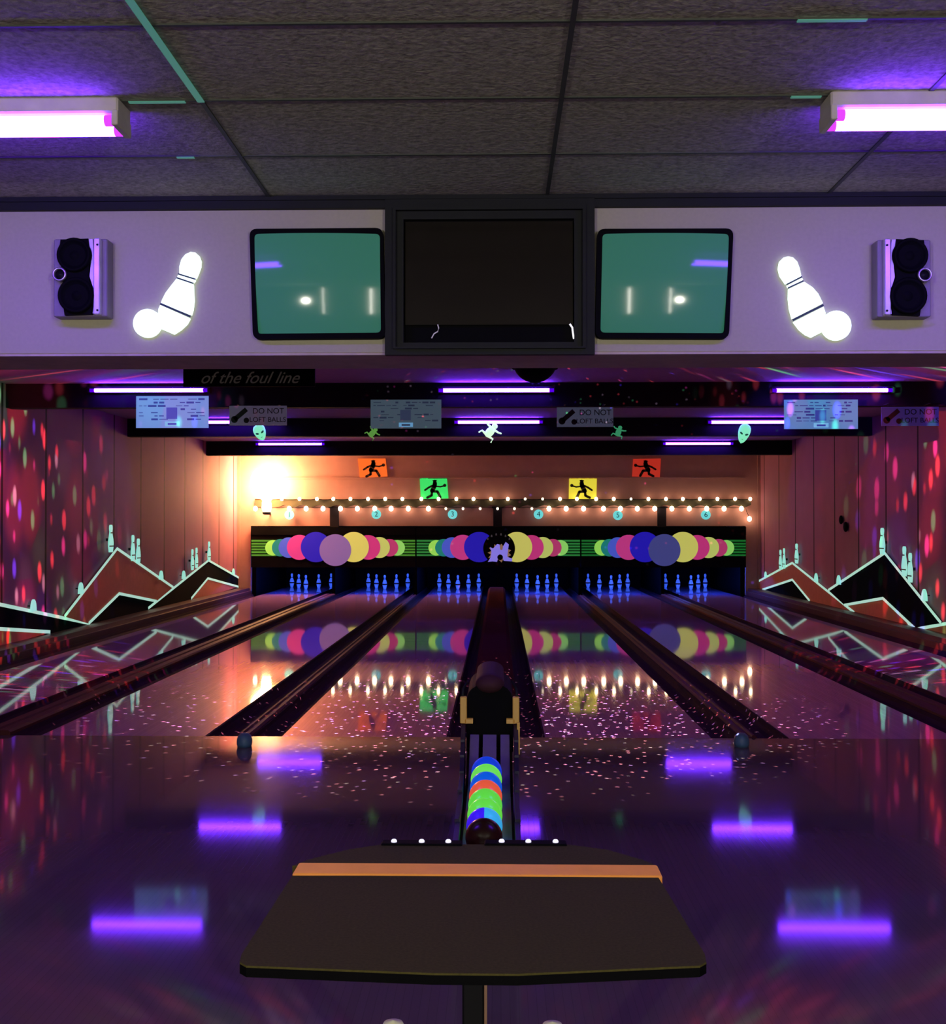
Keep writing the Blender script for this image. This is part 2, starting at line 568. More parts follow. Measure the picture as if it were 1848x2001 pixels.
units = [(490, 812, 655, (125, 95, 155), 'masking panel at left with a mauve ball in its centre'),
         (813, 1134, 974, None, 'middle masking panel with a dark splash emblem in its centre'),
         (1135, 1458, 1298, (62, 66, 130), 'masking panel at right with a slate blue ball in its centre')]
for (x0, x1, xc, cc, lab) in units:
    a, b_ = U(x0, 1030, Y=YB - .12), U(x1, 1109, Y=YB - .12)
    t = thing('masking_unit', ((a.x + b_.x) / 2, YB - .12, b_.z), lab, 'masking unit', 'masking units above the pins')
    MB().box(a.x + .003, b_.x - .003, YB - .1, YB, b_.z, a.z).box(a.x + .003, b_.x - .003, YB - .12, YB - .1, a.z - .16, a.z).build('panel', M['black'], t)
    gl = (70, 150, 45) if xc < 900 else (40, 140, 60) if xc < 1200 else (15, 120, 45)
    for (sa, sb) in ((x0 + 1, xc - 115), (xc + 115, x1 - 1)):
        st = MB()
        for k in range(6):
            yy = 1055 + k * 5.6
            p, q = U(sa, yy, Y=YB - .105), U(sb, yy + 3.6, Y=YB - .105)
            st.box(p.x, q.x, YB - .106, YB - .1, q.z, p.z)
        st.build('stripe_band', gm(gl, .55), t)
    k = 0
    for lst in (seq, seqr):
        for (nm, rgb, dx, r) in lst:
            k += 1
            yy = YB - .1 - .004 * (1 + (k - 1) % 5) - .004
            c = U(xc + dx, 1069 + (30 - r) * .1, Y=yy)
            MB().prism(circ(c, r / SM, 40), (0, .004, 0)).build(nm + '_ball_graphic', gm(rgb), t)
    yy = YB - .128
    if cc:
        c = U(xc, 1075, Y=yy)
        MB().prism(circ(c, 31 / SM, 48), (0, .004, 0)).build('central_ball_graphic', gm(cc, .75), t)
    else:
        c = U(975, 1072, Y=yy)
        e = MB().prism(circ(c, 31 / SM, 48), (0, .004, 0)).build('emblem', M['black'], t)
        # tan splash
        pts = []
        for k in range(22):
            a = 2 * PI * k / 22
            rr = (25 if k % 2 else 18) + random.uniform(-2, 2)
            pts.append(U(976 + rr * math.cos(a), 1080 - rr * .72 * math.sin(a), Y=yy - .004))
        MB().prism(pts, (0, .003, 0)).build('tan_splash', gm((150, 115, 85), .6), e)
        fig = [(953, 1098), (958, 1090), (960, 1078), (957, 1069), (963, 1072), (967, 1068), (971, 1063), (976, 1064), (977, 1074), (981, 1075), (983, 1067),
               (988, 1059), (994, 1064), (992, 1078), (991, 1088), (1001, 1092), (1000, 1097), (984, 1096), (981, 1087), (974, 1087), (971, 1098), (962, 1097)]
        MB().prism([U(x, y, Y=yy - .007) for x, y in fig], (0, .003, 0)).build('lilac_figure', gm((135, 125, 235), .75), e)
        MB().prism(circ(U(977, 1089, Y=yy - .010), 5.5 / SM, 20), (0, .003, 0)).build('black_dot', M['black'], e)
        dots = MB()
        for k in range(6):
            a = PI * (.25 + .1 * k)
            q = U(974 + 30 * math.cos(a), 1075 - 31 * math.sin(a), Y=yy - .003)
            dots.prism([q + Vector((dx_, 0, dz)) for dx_, dz in ((-.018, -.02), (.018, -.02), (.012, .025), (-.012, .025))], (0, .002, 0))
        dots.build('arched_marks', gm((70, 62, 66), .5), e)

# supports between light rail and masking units
for px, lab in ((653, 'dark upright bracket above the left masking panel'), (972, 'dark upright bracket above the middle masking panel'),
                (1293, 'dark upright bracket above the right masking panel')):
    a, b_ = U(px - 8.5, 990, Y=YB - .05), U(px + 8.5, 1030, Y=YB - .05)
    o = MB().box(a.x, b_.x, YB - .05, YB, b_.z, a.z).box(a.x - .03, b_.x + .03, YB - .055, YB, a.z - .03, a.z + .0).build('upright_bracket', M['beam'], origin=(px * 0 + (a.x + b_.x) / 2, YB, b_.z))
    tag(o, lab, 'bracket', 'dark brackets under the light rail')

# wavy dark valance and light strings
rl = MB()
top, bot = [], []
N = 120
for k in range(N + 1):
    px = 498 + (1467 - 498) * k / N
    top.append(U(px, 975.5, Y=YB - .07))
    bot.append(U(px, 989 + 2.6 * math.sin((px - 498) / 33.8 * 2 * PI), Y=YB - .07))
rl.prism(top + bot[::-1], (0, .07, 0))
tag(rl.build('light_valance', M['darkboard']), 'long dark wavy edged board carrying the string lights', 'valance')
up = [550.6, 585, 619, 651, 684.5, 719, 752.5, 786, 823, 856.7, 891.5, 925, 959, 992, 1026, 1060, 1094, 1127, 1164.5, 1199, 1232.7, 1266.7, 1301, 1334, 1367, 1401.5, 1436, 1465.5]
lo = [499, 565, 598, 631, 665, 698, 732, 764, 797.5, 837, 871, 904.5, 938, 972, 1005, 1039, 1072.5, 1106, 1140, 1179, 1212, 1245, 1279, 1312.5, 1346.5, 1380.5, 1414.5, 1448.5]
dim_lo = {871, 904.5, 938, 972, 1005, 1039}
for (xs, y0, nm, lab, dims) in ((up, 975, 'up', 'upper string of small warm bulbs along the dark valance', {1026, 1060, 1232.7}),
                                (lo, 994, 'lo', 'lower string of larger warm bulbs along the dark valance', dim_lo)):
    c0 = U(974, y0, Y=YB - .12)
    t = thing('string_lights', c0, lab, 'string lights', 'string lights across the back wall')
    xl = [498] + list(xs) + ([1467] if nm == 'up' else [])
    path = []
    for i in range(len(xl) - 1):
        for f in (0, .5):
            q = U(xl[i] + (xl[i + 1] - xl[i]) * f, y0 - (3 if nm == 'lo' else 0) + (1.5 if f else 0), Y=YB - .085)
            path.append(q)
    if nm == 'lo':
        path += [U(1456, 992, Y=YB - .085), U(1460, 1003, Y=YB - .085), U(1464, 1010, Y=YB - .085)]
    MB().tube(path, .006, 6).build('wire', M['black'], t)
    pts = [(x, y0) for x in xs] + ([(1464, 1014)] if nm == 'lo' else [])
    for (x, y) in pts:
        dim = x in dims
        r = (.034 if nm == 'up' else .046) if not dim else .026
        c = U(x, y, Y=YB - .125)
        MB().ball(c, r, 14, 8, (1, 1, 1.15)).build('bulb', M['bulb_dim'] if dim else M['bulb'], t)

# bright globe lamp at the left end
g0 = U(523, 1003, Y=YB - .38)
t = thing('globe_lamp', g0, 'blazing warm globe lamp at left end of the light rail', 'lamp')
gc = U(521, 941, Y=YB - .38)
MB().lathe([(.075, g0.z + .03), (.10, g0.z + .12), (.085, g0.z + .26), (.16, g0.z + .34)] +
           [(.33 * math.sin(a), gc.z - .33 * math.cos(a)) for a in [PI * (.25 + .75 * k / 12) for k in range(12)]] + [(1e-4, gc.z + .33)],
           (gc.x, gc.y, 0), 28).build('glass_globe', M['globe'], t)
MB().lathe([(.05, g0.z - .03), (.085, g0.z - .01), (.085, g0.z + .03)], (gc.x, gc.y, 0), 20).build('base_cap', M['trim'], t)
MB().tube([(gc.x, gc.y, g0.z - .01), (gc.x, YB - .004, g0.z - .01)], .018, 8).build('bracket_arm', M['trim'], t)

# lane numbers
for n, (px, py, w) in enumerate(((565, 1006, ''), (735, 1005, ''), (884, 1005, ''), (1052, 1005, ''), (1207, 1007, ''), (1379, 1006, '')), 1):
    c = U(px, py, Y=YB - .14)
    t = thing('lane_number_disc', c, 'pale cyan disc with the lane number %d under the light rail' % n, 'number sign', 'round lane number signs')
    MB().prism(circ(c, .098, 32), (0, .02, 0)).build('disc', gm((110, 225, 225), .8), t)
    text('numeral', str(n), .15, (c.x, c.y - .003, c.z), mat('teal numeral', (.0, .10, .12), .6), t)

# bowler silhouette posters
fig = {'torso': [(.545, .26), (.53, .38), (.43, .62)], 'larm': [(.47, .36), (.32, .45), (.17, .58)], 'rarm': [(.56, .40), (.74, .43), (.88, .38)],
       'fleg': [(.43, .64), (.62, .66), (.71, .94)], 'rleg': [(.42, .64), (.40, .84), (.24, .94)]}
wid = {'torso': .16, 'larm': .07, 'rarm': .055, 'fleg': .095, 'rleg': .09}
posters = [([(699, 896), (753, 896), (757, 931), (703, 934)], (235, 105, 35), False, 'orange square poster of a running bowler, upper left of the four', .8),
           ([(820, 934), (873, 934), (876, 974), (822, 975)], (50, 225, 105), False, 'green square poster of a bowler above the light rail', .8),
           ([(1112, 934), (1166, 934), (1165, 975), (1111, 975)], (225, 215, 60), True, 'yellow square poster of a bowler above the light rail', .8),
           ([(1237, 897), (1291, 896), (1289, 933), (1235, 931)], (185, 45, 30), True, 'red square poster of a bowler, upper right of the four', .75)]
for (q, rgb, flip, lab, es) in posters:
    P = [U(x, y, Y=YB - .03) for x, y in q]
    t = thing('bowler_poster', (P[2] + P[3]) / 2, lab, 'poster', 'bowler posters on the back wall')
    MB().prism(P, (0, .02, 0)).build('sheet', gm(rgb, es), t)
    sl = MB()

    def uv(u, v):
        if flip:
            u = 1 - u
        a = P[0].lerp(P[1], u)
        b = P[3].lerp(P[2], u)
        c = a.lerp(b, v)
        c.y = YB - .036
        return c
    W = (P[1] - P[0]).length
    for k, pl in fig.items():
        for i in range(len(pl) - 1):
            strip(sl, uv(*pl[i]), uv(*pl[i + 1]), wid[k] * W, (0, 1, 0), .004)
        for pp in pl:
            sl.prism(circ(uv(*pp), wid[k] * W / 2, 12), (0, .004, 0))
    sl.prism(circ(uv(.545, .17), .065 * W, 16), (0, .004, 0))
    sl.prism([uv(.45, .15), uv(.47, .11), uv(.62, .09), uv(.62, .14)], (0, .004, 0))
    sl.prism(circ(uv(.9, .36), .06 * W, 16), (0, .004, 0))
    sl.build('bowler_silhouette', mat('black print', tuple(x * .03 for x in lin(*rgb)[:3]), .7, noise=0), t)

# ------------------------------------------------------------------ black light tubes on the beams
rows = [(12.7, 763, [(176, 406, 'left black light on the nearest beam, above the blue poster'), (857, 1082, 'middle black light on the nearest beam'),
                     (1508, 1743, 'right black light on the nearest beam')]),
        (16.9, 825, [(385, 557, 'black light half hidden by the left grey loft sign'), (888, 1060, 'middle black light on the second beam, above the glowing frog'),
                     (1383, 1552, 'black light running behind the right blue poster')]),
        (21.5, 867, [(500, 634, 'left black light on the farthest beam, near the alien mask'), (1295, 1432, 'right black light on the farthest beam')])]
for (yb, py, ls) in rows:
    for (x0, x1, lab) in ls:
        a, b_ = U(x0, py, Y=yb - .07), U(x1, py, Y=yb - .07)
        z = min(a.z, HL - .06)
        t = thing('black_light', ((a.x + b_.x) / 2, yb - .07, z), lab, 'black light', 'black light tubes on the beams')
        MB().box(a.x - .02, b_.x + .02, yb - .045, yb, z - .025, z + .045).build('housing', M['beam'], t)
        MB().tube([(a.x + .05, yb - .07, z), (b_.x - .05, yb - .07, z)], .021 if yb < 20 else .019, 12).build('tube', M['tube_far'], t)
        for (p, q) in ((a.x, a.x + .05), (b_.x - .05, b_.x)):
            MB().tube([(p, yb - .07, z), (q, yb - .07, z)], .02, 12).build('tube_end', M['tube_end'], t)
        for xx in (a.x - .012, b_.x + .012):
            MB().box(xx - .012, xx + .012, yb - .1, yb - .04, z - .03, z + .03, .004).build('socket', M['trim'], t)

# near twin tube fixtures on the tiled ceiling
YN = 3.98
for (side, px, pz, lab) in ((-1, 243, 2, 'twin tube black light fixture on the ceiling at upper left'),
                            (1, 1612, 2, 'twin tube black light fixture on the ceiling at upper right')):
    e = U(px, 200, Y=YN).x
    far = e + side * 1.26
    x0, x1 = sorted((e, far))
    zb, ztp = 2.823, HC
    t = thing('black_light_fixture', ((x0 + x1) / 2, YN, ztp), lab, 'black light', 'twin tube black lights on the tiled ceiling')
    MB().box(x0, x1, YN - .07, YN + .07, zb + .022, ztp, .006).build('housing', M['housing'], t)
    for dy, dz in ((-.052, -.001), (.052, -.001)):
        MB().tube([(x0 + .048, YN + dy, zb + dz), (x1 - .048, YN + dy, zb + dz)], .0185, 14).build('tube', M['tube'], t)
        for (p, q) in ((x0 + .022, x0 + .048), (x1 - .048, x1 - .022)):
            MB().tube([(p, YN + dy, zb + dz), (q, YN + dy, zb + dz)], .0185, 14).build('tube_end', M['tube_hot'], t)
    for xx in (x0 + .01, x1 - .01):
        MB().box(xx - .011, xx + .011, YN - .075, YN + .075, zb - .022, zb + .03, .003).build('socket', M['housing'], t)

# ------------------------------------------------------------------ bulkhead furniture
def rrect(P, r, n=5):
    """rounded version of a quad given as 4 points"""
    out = []
    for i in range(4):
        p, a, b = P[i], P[i - 1], P[(i + 1) % 4]
        u, v = (a - p).normalized(), (b - p).normalized()
        for k in range(n + 1):
            f = k / n
            q = p + u * r * (1 - f) ** 2 + v * r * f ** 2
            out.append(q)
    return out


for (q, s_, lab) in (([(487, 447), (748, 445), (753, 661), (494, 663)], [(497, 457), (742, 457), (744, 650), (502, 652)],
                      'tube television left of the central frame, screen glowing dull green'),
                     ([(1167, 447), (1433, 446), (1424, 662), (1163, 661)], [(1177, 457), (1424, 457), (1416, 651), (1173, 650)],
                      'tube television right of the central frame, screen glowing dull green')):
    P = [U(x, y, Y=YK - .04) for x, y in q]
    SQ = [U(x, y, Y=YK - .04) for x, y in s_]
    t = thing('tube_television', (P[2] + P[3]) / 2, lab, 'television', 'tube televisions on the bulkhead')
    o_, i_ = rrect(P, .035), rrect(SQ, .02)
    n = len(o_)
    mb = MB()
    vs = o_ + i_ + [p + Vector((0, .05, 0)) for p in o_] + [p + Vector((0, .03, 0)) for p in i_]
    fs = []
    for k in range(n):
        k2 = (k + 1) % n
        fs += [[k, k2, n + k2, n + k], [k, k2, 2 * n + k2, 2 * n + k], [n + k, n + k2, 3 * n + k2, 3 * n + k]]
    mb.add(vs, fs)
    mb.build('bezel', M['black'], t)
    # bulging glass
    g_, NN = MB(), 16
    vs, fs = [], []
    for i in range(NN + 1):
        for j in range(NN + 1):
            u, v = i / NN, j / NN
            p = SQ[0].lerp(SQ[1], u).lerp(SQ[3].lerp(SQ[2], u), v)
            rr = ((u - .5) ** 2 + (v - .5) ** 2)
            p = p + Vector((0, .012 - .034 * (1 - rr * 2) + .02 - .03 * (1 - v), 0))
            vs.append(p)
    for i in range(NN):
        for j in range(NN):
            a = i * (NN + 1) + j
            fs.append([a, a + 1, a + NN + 2, a + NN + 1])
    g_.add(vs, fs, True)
    g_.build('screen', M['crt'], t)

# central framed flat display
t = thing('framed_display', U(958, 692, Y=YK - .03), 'large dark flat display in a heavy moulded frame, centre of bulkhead', 'display')
a, b_ = U(752, 389, Y=YK - .04), U(1162, 692, Y=YK - .04)
c, d = U(788, 428, Y=YK - .04), U(1122, 668, Y=YK - .04)
fr = MB()
for (o0, o1, y) in ((0, .45, YK - .04), (.45, .6, YK - .06), (.6, 1, YK - .035)):
    xa, xb = a.x + (c.x - a.x) * o0, a.x + (c.x - a.x) * o1
    xc_, xd = b_.x + (d.x - b_.x) * o0, b_.x + (d.x - b_.x) * o1
    za, zb_ = a.z + (c.z - a.z) * o0, a.z + (c.z - a.z) * o1
    zc, zd = b_.z + (d.z - b_.z) * o0, b_.z + (d.z - b_.z) * o1
    fr.box(xa, xb, y, YK, zc, za).box(xd, xc_, y, YK, zc, za).box(xb, xd, y, YK, zb_, za).box(xb, xd, y, YK, zc, zd)
fr.build('frame', M['trim'], t)
s0, s1 = U(792, 434, Y=YK - .02), U(1119, 634, Y=YK - .02)
MB().box(s0.x, s1.x, YK - .022, YK - .004, s1.z, s0.z).build('screen', M['screen_off'], t)
MB().box(c.x, d.x, YK - .003, YK - .001, d.z, c.z).build('backing_board', M['black'], t)
w1 = [U(x, y, Y=YK - .028) for x, y in ((855, 634), (857, 641), (855, 648), (848, 652), (843, 661))]
MB().tube(w1, .0028, 6).build('left_cable', mat('white cable', (.7, .65, .7), .5, emit=(.5, .45, .55), es=.25), t)  # cable given its own emission to look bright
w2 = [U(x, y, Y=YK - .028) for x, y in ((1113, 633), (1118, 640), (1119, 650), (1121, 662))]
MB().tube(w2, .0045, 6).build('right_cable', mat('bright cable', (.8, .8, .8), .5, emit=(1, 1, 1), es=.8), t)  # stronger emission put into this cable's colour

# speakers
for (sg, ox, lab) in ((1, 0, 'metal framed double speaker at far left of bulkhead'), (-1, 0, 'metal framed double speaker at far right of bulkhead')):
    def Q(x, y, Y):
        if sg < 0:
            x = 1923 - x
            y += 1
        return U(x, y, Y=Y)
    yf = YK - .10
    a, b_ = Q(99, 465, yf), Q(209, 617, yf)
    x0, x1 = sorted((a.x, b_.x))
    t = thing('speaker', ((x0 + x1) / 2, YK, b_.z), lab, 'speaker', 'speakers on the bulkhead')
    MB().box(x0 + .006, x1 - .006, yf + .02, YK, b_.z, a.z, .004).build('cabinet', mat('grey speaker cabinet', (.22, .19, .24), .5), t)
    wf = MB()
    for (cx, cy, r) in ((146, 499, 33), (150, 578, 35)):
        cc_ = Q(cx, cy, yf)
        wf.lathe([(1e-4, .035), (r * .25 / 441, .035), (r * .45 / 441, .018), (r * .8 / 441, .045), (r * .9 / 441, .052), (r / 441, .045), (r / 441, 0)],
                 (cc_.x, yf + .03, cc_.z), 32, Matrix.Rotation(PI / 2, 3, 'X'))
    wf.build('woofers', M['black'], t)
    p4 = [Q(x, y, yf - .002) for x, y in ((118, 468), (172, 466), (176, 500), (172, 540), (184, 580), (178, 614), (126, 616), (120, 575), (124, 540), (114, 500))]
    MB().prism(p4, (0, .03, 0)).build('grille', M['black'], t)
    r0, r1 = Q(184, 466, yf), Q(196, 615, yf)
    rx0, rx1 = sorted((r0.x, r1.x))
    MB().box(rx0, rx1, yf - .01, yf + .03, r1.z, r0.z, .004).build('metal_strip', mat('bright metal strip', (.75, .72, .8), .3, metal=.5), t)
    p4 = [Q(x, y, yf + .005) for x, y in ((170, 467), (181, 467), (184, 520), (190, 614), (181, 612), (186, 575), (175, 540), (179, 500))]
    MB().prism(p4, (0, .02, 0)).build('side_reflector', mat('pale side reflector', (.7, .62, .8), .4, metal=.3), t)
    for yy in (478, 606):
        c = Q(190, yy, yf - .012)
        MB().lathe([(.005, 0), (.004, .003), (1e-4, .004)], c, 12, Matrix.Rotation(PI / 2, 3, 'X')).build('screw', M['trim'], t)
    c = Q(118, 537, yf - .005)
    MB().lathe([(.022, 0), (.031, .0), (.031, .014), (.026, .018), (.022, .014), (.022, 0)], c, 28, Matrix.Rotation(PI / 2, 3, 'X'), cap=False).build('tweeter_ring', M['chrome'], t)
    MB().lathe([(.022, -.004), (.022, .004), (.006, .006), (.003, .01), (1e-4, .01)], c, 24, Matrix.Rotation(PI / 2, 3, 'X')).build('tweeter', M['blackgloss'], t)

# white pin and ball signs
def sign(pts, ball, r, conv, lab, lines):
    t = thing('pin_and_ball_sign', conv(*ball), lab, 'wall sign', 'glowing pin and ball signs')
    for nm, pl in pts:
        MB().prism([conv(x, y) for x, y in pl], (0, .018, 0)).build(nm, M['paint_white'], t)
    MB().prism(circ(conv(*ball), r / 441, 40), (0, .018, 0)).build('ball_shape', M['paint_white'], t)
    for (p, q, w_) in lines:
        mb = MB()
        strip(mb, conv(*p) - Vector((0, .003, 0)), conv(*q) - Vector((0, .003, 0)), w_, (0, 1, 0), .003)
        mb.build('dark_line', M['paint_dark'], t)
    return t


cl = lambda x, y: U(60 + x / 4.2, 420 + y / 4.2, Y=YK - .02)
cr = lambda x, y: U(1450 + x / 4.643, 420 + y / 4.643, Y=YK - .02)
sL = sign([('pin_head', [(1220, 480), (1218, 425), (1235, 365), (1268, 323), (1310, 304), (1350, 308), (1380, 335), (1396, 378), (1393, 425), (1375, 475), (1355, 522)]),
           ('pin_neck', [(1209, 490), (1350, 534), (1336, 555), (1201, 511)]),
           ('pin_body', [(1196, 522), (1150, 580), (1105, 640), (1080, 690), (1067, 722), (1316, 822), (1330, 775), (1339, 700), (1334, 620), (1332, 568)]),
           ('pin_foot', [(1062, 738), (1048, 770), (1043, 830), (1060, 900), (1070, 935), (1172, 979), (1230, 942), (1280, 895), (1306, 848)])],
          (955, 888), 28, cl, 'white glowing pin and ball leaning right, left of the televisions',
          [((1209, 484), (1352, 528), .006), ((1199, 516), (1335, 562), .006), ((1064, 729), (1312, 835), .009)])
sR = sign([('pin_head', [(395, 625), (345, 552), (328, 485), (340, 420), (372, 388), (415, 375), (460, 385), (500, 425), (522, 485), (536, 553)]),
           ('pin_neck', [(408, 640), (543, 570), (552, 588), (416, 658)]),
           ('pin_body', [(422, 672), (420, 760), (430, 850), (455, 942), (732, 800), (690, 715), (640, 657), (562, 606)]),
           ('pin_foot', [(466, 970), (520, 1040), (575, 1085), (630, 1110), (728, 1060), (752, 960), (755, 885), (738, 832)])],
          (855, 1002), 28.8, cr, 'white glowing pin and ball leaning left, right of the televisions',
          [((402, 632), (540, 561), .006), ((414, 664), (553, 598), .006), ((457, 956), (736, 817), .009)])

# ------------------------------------------------------------------ hanging signs
YS = 12.52


def info_poster(x0, x1, y0, y1, rgb, es, lab, dark):
    a, b_ = U(x0, y0, Y=YS), U(x1, y1, Y=YS)
    t = thing('rules_poster', ((a.x + b_.x) / 2, YS, b_.z), lab, 'poster', 'printed posters hung on the nearest beam')
    MB().box(a.x, b_.x, YS, YS + .012, b_.z, a.z).build('sheet', gm(rgb, es), t)
    MB().box(a.x + .1, a.x + .12, YS + .012, 12.7, 2.76, 2.78).box(b_.x - .12, b_.x - .1, YS + .012, 12.7, 2.76, 2.78).build('hook', M['trim'], t)
    W, H = b_.x - a.x, a.z - b_.z
    ink = MB()
    rnd = random.Random(int(x0))
    for row in range(7):
        zc = a.z - H * (.10 + .105 * row)
        x = a.x + W * .04
        while x < b_.x - W * .1:
            w = W * rnd.uniform(.03, .12)
            if rnd.random() < .55 and not (.4 * W < x - a.x < .6 * W and row > 2):
                h = H * rnd.choice((.02, .03, .06))
                ink.box(x, min(x + w, b_.x - W * .02), YS - .002, YS, zc - h / 2, zc + h / 2)
            x += w + W * .02
    ink.build('ink_marks', mat('faded blue ink', tuple(x * .35 for x in lin(*dark)[:3]), .8, emit=lin(*dark), es=.55, noise=0), t)
    MB().box(a.x + W * .42, a.x + W * .57, YS - .003, YS, a.z - H * .72, a.z - H * .36).build('picture_block', gm(dark, .8), t)
    MB().box(a.x + W * .40, a.x + W * .6, YS - .003, YS, b_.z + H * .05, b_.z + H * .2).build('label_box', gm((120, 190, 240), es), t)
    MB().box(a.x + W * .44, a.x + W * .56, YS - .005, YS - .003, b_.z + H * .09, b_.z + H * .15).build('label_mark', gm(dark, .8), t)


info_poster(266, 407, 774, 836, (115, 150, 225), .8, 'bright blue lit rules poster at left under the beam', (70, 80, 190))
info_poster(724, 862, 781, 837, (78, 98, 112), .5, 'dim grey blue rules poster left of the middle black light', (45, 55, 80))
info_poster(1532, 1676, 781, 838, (85, 135, 195), .75, 'blue lit rules poster at right, under the black light', (55, 65, 160))


def loft_sign(x0, x1, y0, y1, rgb, es, dark, lab):
    a, b_ = U(x0, y0, Y=YS), U(x1, y1, Y=YS)
    t = thing('loft_sign', ((a.x + b_.x) / 2, YS, b_.z), lab, 'sign', 'loft warning signs hung on the nearest beam')
    MB().box(a.x, b_.x, YS, YS + .012, b_.z, a.z).build('sheet', gm(rgb, es), t)
    MB().box(a.x + .08, a.x + .1, YS + .012, 12.7, 2.74, 2.75).box(b_.x - .1, b_.x - .08, YS + .012, 12.7, 2.74, 2.75).build('hook', M['trim'], t)
    W, H = b_.x - a.x, a.z - b_.z
    dm = mat('dark print', tuple(x * .4 for x in lin(*dark)[:3]), .8, noise=0)
    ic = MB()
    p0, p1 = Vector((a.x + W * .09, YS - .003, b_.z + H * .3)), Vector((a.x + W * .30, YS - .003, b_.z + H * .82))
    strip(ic, p0, p1, .05, (0, 1, 0), .003)
    ic.prism(circ(p0, .038, 16), (0, .003, 0)).prism(circ(p0 + Vector((.13, 0, -.01)), .03, 16), (0, .003, 0))
    ic.build('hand_and_ball_icon', dm, t)
    text('upper_words', 'DO NOT', .085, (a.x + W * .68, YS - .003, a.z - H * .28), dm, t)
    text('lower_words', 'LOFT BALLS', .075, (a.x + W * .67, YS - .003, a.z - H * .72), dm, t)


loft_sign(448, 560, 793, 831, (76, 70, 92), .55, (22, 16, 30), 'grey loft warning sign above the left alien mask')
loft_sign(1088, 1198, 796, 834, (70, 74, 96), .5, (25, 20, 45), 'grey loft warning sign right of the middle black light')
loft_sign(1722, 1834, 795, 832, (48, 36, 105), .5, (18, 8, 30), 'dark purple loft warning sign at far right')

# foul line sign
a, b_ = U(358, 722, Y=YF), U(615, 755, Y=YF)
t = thing('foul_line_sign', ((a.x + b_.x) / 2, YF, b_.z), 'black hanging board lettered of the foul line', 'sign')
MB().box(a.x, b_.x, YF, YF + .02, b_.z, b_.z + .28).build('board', M['black'], t)
text('lower_words', 'of the foul line', .115, ((a.x + b_.x) / 2, YF - .003, b_.z + .057), mat('pale script paint', (.2, .19, .15), .7, emit=lin(70, 66, 58), es=.2), t, shear=.45)  # faint emission added to lift lettering that little light reaches
for xx in (a.x + .08, b_.x - .08):
    MB().tube([(xx, YF + .01, b_.z + .28), (xx, YF + .01, HL)], .004, 6).build('hanger', M['trim'], t)

# dark party light globe
pc = U(1045, 704, Y=8.5)
t = thing('party_light', (pc.x, 8.5, HL), 'dark round party light hanging just behind the bulkhead', 'party light')
MB().ball(pc, .165, 32, 16).build('globe', M['black'], t)
MB().tube([(pc.x, 8.5, pc.z + .15), (pc.x, 8.5, HL)], .02, 10).build('rod', M['trim'], t)
MB().lathe([(.08, HL - .03), (.09, HL - .02), (.09, HL)], (pc.x, 8.5, 0), 20).build('ceiling_plate', M['trim'], t)
for k in range(6):
    a_ = 2 * PI * k / 6
    c = pc + Vector((math.cos(a_) * .15, math.sin(a_) * .15, -.05))
    MB().ball(c, .022, 10, 6).build('lens', M['blackgloss'], t)

# alien masks and little creatures on the second beam
def alien(px, py, h, w, tilt, lab):
    c = U(px, py, Y=16.8)
    R = Matrix.Rotation(tilt, 3, 'Y')
    t = thing('alien_mask', c, lab, 'mask', 'glowing alien masks')
    pr = []
    for k in range(13):
        z = -1 + 2 * k / 12
        r = math.sqrt(max(0, 1 - z * z)) * (.72 + .28 * (z + 1) / 2 + .12 * z) if abs(z) < 1 else 1e-4
        pr.append((max(r * w / 2, 1e-4), z * h / 2))
    MB().lathe(pr, c, 24, R @ Matrix.Diagonal(Vector((1, .4, 1)))).build('face', gm((130, 235, 185), .95), t)
    for s in (-1, 1):
        e = c + R @ Vector((s * w * .2, -w * .17, -.01))
        MB().ball(e, w * .13, 14, 8, (1, .4, .55), R @ Matrix.Rotation(s * -.5, 3, 'Y')).build('eye', gm((20, 80, 60), .6), t)
    m_ = c + R @ Vector((0, -w * .12, -h * .3))
    MB().ball(m_, w * .07, 10, 6, (1, .4, .3), R).build('mouth', gm((40, 120, 90), .6), t)
    MB().tube([c + R @ Vector((0, 0, h * .48)), (c.x, 16.86, c.z + h * .5), (c.x, 16.9, c.z + h * .5)], .003, 5).build('hook', M['trim'], t)


alien(508, 845, .255, .20, -.38, 'mint glowing alien mask below the left loft sign')
alien(1453, 847, .30, .195, .3, 'mint glowing alien mask beside the right blue poster')


def creature(px, py, s, rot, rgb, es, lab):
    c = U(px, py, Y=16.8)
    R = Matrix.Rotation(rot, 3, 'Y')
    t = thing('glowing_frog', c, lab, 'toy', 'glowing creatures on the second beam')
    m = gm(rgb, es)
    MB().ball(c, .5 * s, 16, 10, (.55, .35, .8), R).build('body', m, t)
    MB().ball(c + R @ Vector((0, 0, .5 * s)), .2 * s, 14, 8, (1, .7, .9), R).build('head', m, t)
    for (sx, z0, p1, p2) in ((-1, .28, (.45, .30), (.62, .42)), (1, .28, (.45, .32), (.66, .40)), (-1, -.28, (.46, -.25), (.55, -.5)), (1, -.28, (.46, -.25), (.5, -.5))):
        pp = [c + R @ Vector((sx * x * s, 0, z * s)) for x, z in ((.1, z0), p1, p2)]
        MB().tube(pp, [.09 * s, .06 * s, .05 * s], 8).build('leg', m, t)
    MB().box(c.x - .01, c.x + .01, c.y, 16.9, c.z - .01, c.z + .01).build('peg', M['trim'], t)


creature(957, 844, .22, .7, (215, 255, 215), 1.0, 'brightest glowing frog, under the middle black light')
creature(727, 847, .15, .75, (105, 170, 75), .6, 'small dim green frog under the left grey rules poster')
creature(1208, 845, .15, .35, (60, 160, 110), .6, 'small dim teal frog right of the middle black light')

